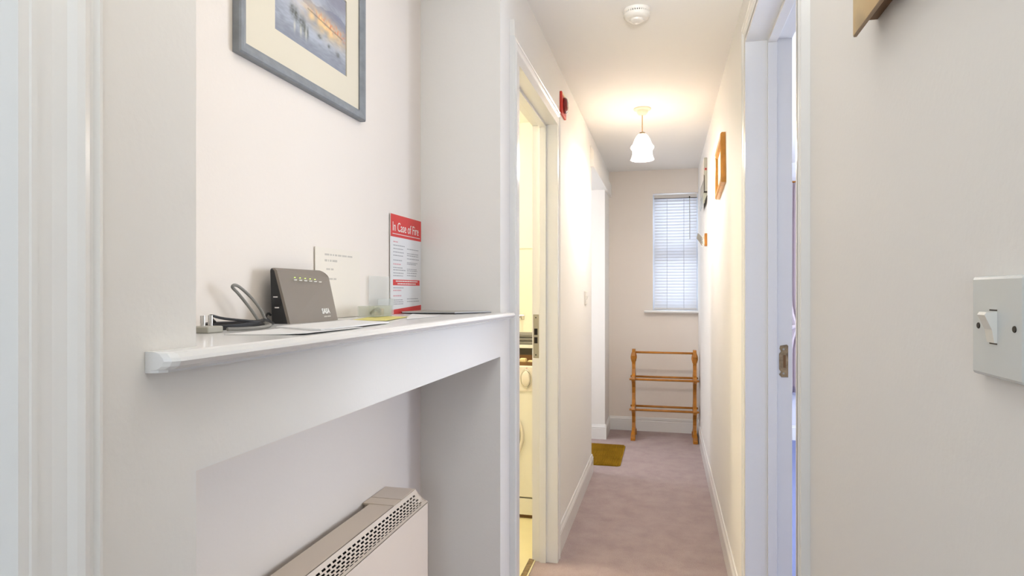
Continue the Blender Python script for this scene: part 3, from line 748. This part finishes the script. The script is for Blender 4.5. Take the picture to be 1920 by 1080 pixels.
# ------------------------------------------------------------------ smoke detector
sx, sy = -0.110, 2.50
t = thing('smoke_detector', (sx, sy, H - 0.05), 'round white smoke detector on the corridor ceiling', 'smoke detector')
bm = bmesh.new(); bm_lathe(bm, [(0.052, H), (0.052, H - 0.006), (0.050, H - 0.011), (0.046, H - 0.012)], sx, sy, 48); obj('base', bm, 'plastic', t, smooth=True)
bm = bmesh.new(); bm_lathe(bm, [(0.044, H - 0.010), (0.044, H - 0.018)], sx, sy, 48); obj('inner_mesh', bm, 'screw', t, smooth=True)
bm = bmesh.new()
for k in range(36):
    a = k / 36 * 2 * math.pi
    p = [(sx + r * math.cos(a + s), sy + r * math.sin(a + s), 0) for r, s in ((0.044, -0.045), (0.0505, -0.045), (0.0505, 0.045), (0.044, 0.045))]
    bm_prism(bm, [(x, y, H - 0.0185) for x, y, _ in p], (0, 0, 0.008))
obj('vent_rib', bm, 'plastic', t)
bm = bmesh.new(); bm_lathe(bm, [(0.051, H - 0.018), (0.051, H - 0.024), (0.047, H - 0.031), (0.036, H - 0.037), (0.028, H - 0.038), (0.026, H - 0.044), (0.018, H - 0.048), (0.006, H - 0.049)], sx, sy, 48); obj('cover', bm, 'plastic', t, smooth=True)

# ------------------------------------------------------------------ pendant lamp
px, py = -0.137, 3.86
t = thing('pendant_lamp', (px, py, H - 0.36), 'lit pendant lamp with frilled frosted glass shade on the corridor ceiling', 'lamp')
bm = bmesh.new(); bm_lathe(bm, [(0.052, H), (0.052, H - 0.006), (0.048, H - 0.010), (0.034, H - 0.012), (0.032, H - 0.026), (0.024, H - 0.036), (0.008, H - 0.040)], px, py, 36); obj('ceiling_rose', bm, 'rosepink', t, smooth=True)
bm = bmesh.new(); bm_tube(bm, [(px, py, H - 0.038), (px, py, H - 0.150)], 0.0030, 8); obj('cord', bm, 'cord', t, smooth=True)
bm = bmesh.new(); bm_lathe(bm, [(0.010, H - 0.143), (0.017, H - 0.146), (0.018, H - 0.158), (0.022, H - 0.160)], px, py, 24); obj('lamp_holder', bm, 'brass', t, smooth=True)
g = bpy.data.materials.new('frosted shade'); g.use_nodes = True; nt = g.node_tree; nt.nodes.clear()
out = nt.nodes.new('ShaderNodeOutputMaterial'); tl = nt.nodes.new('ShaderNodeBsdfTranslucent'); gl = nt.nodes.new('ShaderNodeBsdfPrincipled'); mx = nt.nodes.new('ShaderNodeMixShader')
tl.inputs[0].default_value = (1.0, 0.95, 0.89, 1); gl.inputs['Base Color'].default_value = (0.95, 0.9, 0.84, 1); gl.inputs['Roughness'].default_value = 0.25; mx.inputs[0].default_value = 0.15
nt.links.new(tl.outputs[0], mx.inputs[1]); nt.links.new(gl.outputs[0], mx.inputs[2]); nt.links.new(mx.outputs[0], out.inputs[0])
prof = [(0.019, -0.153), (0.026, -0.158), (0.036, -0.170), (0.045, -0.186), (0.051, -0.202), (0.056, -0.216), (0.065, -0.226), (0.0685, -0.234), (0.066, -0.243), (0.059, -0.251), (0.056, -0.262), (0.057, -0.278), (0.061, -0.292), (0.066, -0.305), (0.069, -0.311)]
def fr(tt, z): return 1 + 0.035 * math.cos(tt * 14) * min(1, max(0, (H - 0.17 - z) / 0.1))
bm = bmesh.new(); bm_lathe(bm, [(r, H + z) for r, z in prof], px, py, 84, fr, cap=False)
sh = obj('shade', bm, g, t, smooth=True); sd = sh.modifiers.new('thickness', 'SOLIDIFY'); sd.thickness = 0.0016
M['bulb'] = mat('lit bulb', (255, 240, 214), 0.5, emit=(255, 226, 180), estr=14)
bm = bmesh.new(); bm_lathe(bm, [(0.010, H - 0.158), (0.012, H - 0.170), (0.018, H - 0.185), (0.020, H - 0.200), (0.016, H - 0.214), (0.008, H - 0.221), (0.002, H - 0.223)], px, py, 24); obj('bulb', bm, 'bulb', t, smooth=True)
point('pendant_light', (px, py, H - 0.304), 8.6, (1.0, 0.94, 0.88), 0.03)

# ------------------------------------------------------------------ towel rail
t = thing('towel_rail', (-0.01, 5.6, 0), 'honey pine towel rail standing against the end wall below the window', 'towel rail')
yc = 5.60
def upright(x, s):
    bm = bmesh.new()
    prof = [(-0.110, 0.000), (-0.150, 0.000), (-0.158, 0.020), (-0.150, 0.048), (-0.110, 0.066), (-0.045, 0.090), (-0.030, 0.130), (-0.036, 0.185), (-0.070, 0.225), (-0.112, 0.238), (-0.122, 0.258), (-0.108, 0.282),
            (-0.060, 0.296), (-0.032, 0.330), (-0.026, 0.390), (-0.034, 0.440), (-0.062, 0.486), (-0.112, 0.502), (-0.122, 0.520), (-0.108, 0.545), (-0.060, 0.560), (-0.036, 0.600), (-0.034, 0.640), (-0.050, 0.680), (-0.056, 0.715), (-0.046, 0.748), (-0.024, 0.768)]
    pts = prof + [(-a, z) for a, z in prof[::-1]]
    pts = pts[:len(prof)] + [(0, 0.774)] + pts[len(prof):] + [(0.09, 0.018), (-0.09, 0.018)]
    bm_prism(bm, [(x - 0.014, yc + a, z) for a, z in pts], (0.028, 0, 0))
    o = obj('upright', bm, 'pine', t)
    bm = bmesh.new(); bm_prism(bm, [(x - 0.019, yc + a, z) for a, z in ((-0.165, 0.0), (-0.165, 0.020), (-0.13, 0.045), (-0.07, 0.055), (-0.07, 0.0))], (0.038, 0, 0)); obj('foot', bm, 'pine', t)
    bm = bmesh.new(); bm_prism(bm, [(x - 0.019, yc - a, z) for a, z in ((-0.165, 0.0), (-0.165, 0.020), (-0.13, 0.045), (-0.07, 0.055), (-0.07, 0.0))], (0.038, 0, 0)); obj('foot', bm, 'pine', t)
    bm = bmesh.new()
    for k in (-1, 1): 
        bm_tube(bm, smooth_path([(x, yc + k * 0.030, 0.640), (x + k * 0.016, yc - 0.02, 0.68), (x + k * 0.018, yc, 0.715), (x, yc, 0.765)], 5), 0.008, 8)
    obj('scroll', bm, 'pine', t, smooth=True)
upright(-0.272, -1); upright(0.243, 1)
def rail(y, z, xa=-0.305, xb=0.2755, r=0.0095):
    bm = bmesh.new(); n = 10
    bm_tube(bm, [(xa, y, z), (xa + 0.004, y, z), (xb - 0.004, y, z), (xb, y, z)], [r * 0.7, r, r, r * 0.7], 14); obj('rail', bm, 'pine', t, smooth=True)
rail(yc, 0.744, -0.285, 0.256)
for z in (0.518, 0.255): rail(yc - 0.095, z); rail(yc + 0.095, z)

# ------------------------------------------------------------------ doormat
bm = bmesh.new()
q = [(-0.800, 4.66), (-0.345, 4.625), (-0.315, 4.650), (-0.345, 5.20), (-0.375, 5.235), (-0.800, 5.25)]
q = [(-0.86, 4.60), (-0.345, 4.615), (-0.322, 4.635), (-0.322, 5.215), (-0.352, 5.245), (-0.86, 5.26)]
bm_prism(bm, [(x, y, 0.0) for x, y in q], (0, 0, 0.006))
t = thing('doormat', (-0.58, 4.93, 0.0), 'golden brown ribbed coir doormat in the left passage opening', 'doormat')
obj('backing', bm, 'coir', t)
bm = bmesh.new()
for k in range(52):
    x = -0.855 + k * 0.0101
    if x > -0.334: break
    bm_prism(bm, [(x, 4.612, 0.006), (x + 0.0035, 4.612, 0.011), (x + 0.007, 4.612, 0.006)], (0, 0.632, 0))
obj('rib', bm, 'coir', t, kind='stuff')

# ------------------------------------------------------------------ bathroom seen through the left doorway
t = thing('washing_machine', (-0.95, 3.7, 0.0), 'white washing machine with round dial seen through the bathroom doorway', 'washing machine')
mz = 0.004
box('body', (-1.25, -0.66, 3.42, 3.98, 0.125, 0.862), 'machine', t, 0.006)
box('plinth', (-1.245, -0.665, 3.424, 3.97, mz + 0.022, 0.118), 'machine', t, 0.002)
box('plinth_gap', (-1.24, -0.67, 3.44, 3.96, mz, mz + 0.022), 'tray', t)
box('control_panel', (-1.248, -0.662, 3.414, 3.421, 0.722, 0.858), 'plastic', t, 0.002)
def ring_y(bm, cx, y, cz, rx, rz_, tube, n=40):
    rings = []
    for k in range(n + 1):
        a = 2 * math.pi * k / n
        c = Vector((cx + rx * math.cos(a), y, cz + rz_ * math.sin(a))); rad = Vector((math.cos(a), 0, math.sin(a)))
        rings.append([c + rad * math.cos(b) * tube + Vector((0, 1, 0)) * math.sin(b) * tube for b in [2 * math.pi * j / 8 for j in range(8)]])
    bm_loft(bm, rings, cap=False); bmesh.ops.remove_doubles(bm, verts=bm.verts, dist=1e-6)
dx, dz = -0.758, 0.792
bm = bmesh.new(); ring_y(bm, dx, 3.412, dz, 0.028, 0.050, 0.0045); k = obj('dial_bezel', bm, 'chrome', t, smooth=True)
bm = bmesh.new(); bm_loft(bm, [[(dx + s * 0.024 * math.cos(a), y, dz + s * 0.045 * math.sin(a)) for a in [2 * math.pi * j / 32 for j in range(32)]] for s, y in ((1, 3.414), (1, 3.404), (0.8, 3.398))]); obj('dial', bm, 'plastic', t, smooth=True)
bm = bmesh.new(); bm_lathe(bm, [(0.0035, 0), (0.0035, 0.002)], 0, 0, 12); bmesh.ops.rotate(bm, verts=bm.verts, matrix=Matrix.Rotation(R(90), 3, 'X')); bmesh.ops.translate(bm, verts=bm.verts, vec=(dx + 0.004, 3.414, 0.852)); obj('indicator', bm, 'pinkprint', t)
bm = bmesh.new(); ring_y(bm, -0.955, 3.416, 0.47, 0.175, 0.175, 0.010, 56); obj('door_ring', bm, 'plastic', t, smooth=True)
bm = bmesh.new(); bm_loft(bm, [[(-0.955 + s * math.cos(a), y, 0.47 + s * math.sin(a)) for a in [2 * math.pi * j / 40 for j in range(40)]] for s, y in ((0.165, 3.419), (0.15, 3.408), (0.10, 3.398))]); obj('door_window', bm, 'greyplastic', t, smooth=True)
t = thing('wooden_tray', (-0.78, 3.5, 0.862), 'dark wooden tray on top of the washing machine', 'tray')
bm = bmesh.new(); bm_box(bm, -1.0, -0.69, 3.44, 3.62, 0.8622, 0.868); bm_box(bm, -1.0, -0.69, 3.44, 3.446, 0.868, 0.882); bm_box(bm, -1.0, -0.69, 3.614, 3.62, 0.868, 0.905); obj('tray_body', bm, 'tray', t)
for (sx_, sy_, lab) in ((-0.795, 3.50, 'cream soap bar at the left of the wooden tray'), (-0.755, 3.53, 'cream soap bar at the right of the wooden tray')):
    bm = bmesh.new(); bm_box(bm, sx_ - 0.020, sx_ + 0.020, sy_ - 0.022, sy_ + 0.022, 0.8685, 0.897 if sx_ < -0.78 else 0.882, 0.007); tag(obj('soap_bar', bm, 'soap', smooth=True), lab, 'soap')
t = thing('wall_shelf', (-0.85, 3.8, 0.93), 'white bathroom shelf above the washing machine', 'shelf')
box('shelf_board', (-1.2, -0.64, 3.60, 3.998, 0.945, 0.965), 'machine', t, 0.002)
box('shelf_back', (-1.2, -0.64, 3.985, 3.998, 0.864, 0.945), 'greyplastic', t)
bm = bmesh.new()
for k in range(3): bm_box(bm, -0.98, -0.70, 3.61, 3.80, 0.9655 + 0.021 * k, 0.985 + 0.021 * k, 0.008)
tag(obj('folded_towel', bm, 'towel', smooth=True), 'grey folded towel stacked on the bathroom shelf', 'towel')
t = thing('wall_hook', (-0.90, 3.99, 1.05), 'small chrome hook rail on the bathroom back wall', 'hook')
bm = bmesh.new(); bm_tube(bm, smooth_path([(-0.93, 3.998, 1.11), (-0.93, 3.97, 1.115), (-0.93, 3.955, 1.10), (-0.93, 3.955, 1.04)], 4), 0.005, 8); obj('hook', bm, 'chrome', t, smooth=True)
box('hook_plate', (-0.945, -0.90, 3.994, 4.0002, 1.095, 1.125), 'chrome', t, 0.002)
struct('trim_3', [(-2.2, -0.63, 3.992, 4.0002, 1.56, 1.575)], 'bathwall', 0.002)
struct('trim_4', [(-0.632, -0.607, D2[0], D2[1], 0.0, 0.007)], 'brass', 0.001)
point('bathroom_ceiling_lamp', (-1.35, 2.85, 2.2), 7.5, (1.0, 0.97, 0.84), 0.09)
t = thing('bathroom_ceiling_light', (-1.35, 2.85, 2.3), 'round opal ceiling light in the bathroom', 'lamp')
bm = bmesh.new(); bm_lathe(bm, [(0.12, H), (0.12, H - 0.02), (0.11, H - 0.05), (0.07, H - 0.075), (0.01, H - 0.08)], -1.35, 2.85, 32); obj('opal_bowl', bm, 'bulb', t, smooth=True)

# ------------------------------------------------------------------ bedroom seen through the right doorway
t = thing('curtain', (1.2, 5.7, 0.4), 'dusty pink gathered curtain glimpsed through the right doorway', 'curtain')
def drape(name, x0_, x1_, z0, z1, m, ph, pinch=None):
    bm = bmesh.new(); nu, nv = 60, 24; g = []
    for j in range(nv + 1):
        v = j / nv; z = z0 + (z1 - z0) * v; row = []
        for i in range(nu + 1):
            u = i / nu; cxx = (x0_ + x1_) / 2; k = 1.0
            if pinch: k = 1 - 0.25 * math.exp(-((z - pinch) / 0.12) ** 2)
            row.append(bm.verts.new((cxx + (u - 0.5) * (x1_ - x0_) * k, 5.70 + 0.03 * math.sin(u * 46 + ph + 0.6 * math.sin(v * 3)) , z)))
        g.append(row)
    for j in range(nv):
        for i in range(nu): bm.faces.new((g[j][i], g[j][i + 1], g[j + 1][i + 1], g[j + 1][i]))
    o = obj(name, bm, m, t, smooth=True); o.modifiers.new('thickness', 'SOLIDIFY').thickness = 0.003; return o
drape('curtain_panel', 0.98, 1.42, 0.42, 2.20, 'curtain', 0.0, 0.98)
box('heading_tape', (0.98, 1.42, 5.735, 5.742, 2.12, 2.20), 'curtain_dark', t)
bm = bmesh.new(); bm_tube(bm, [(0.95, 5.755, 2.21), (2.6, 5.755, 2.21)], 0.012, 12); obj('curtain_pole', bm, 'pine', t, smooth=True)
bm = bmesh.new(); bm_tube(bm, smooth_path([(1.00, 5.66, 0.97), (1.12, 5.645, 0.99), (1.3, 5.65, 0.96), (1.40, 5.67, 0.99)], 6), 0.018, 10); obj('tie_back', bm, 'curtain', t, smooth=True)

# flush ceiling lamp right above the viewpoint
hx, hy = -0.10, 0.02
point('hall_lamp', (hx, hy, 2.06), 1.15, (0.84, 0.93, 1.0), 0.06)
t = thing('pendant_bulb', (hx, hy, 2.1), 'plain pendant bulb in the hall above the viewpoint', 'lamp')
bm = bmesh.new(); bm_tube(bm, [(hx, hy, H), (hx, hy, 2.16)], 0.003, 8); obj('cord', bm, 'plastic', t, smooth=True)
bm = bmesh.new(); bm_lathe(bm, [(0.008, 2.165), (0.012, 2.155), (0.016, 2.14), (0.008, 2.127)], hx, hy, 20); obj('bulb', bm, 'bulb', t, smooth=True)
for o in bpy.data.objects:
    if 'at' in o: del o['at']
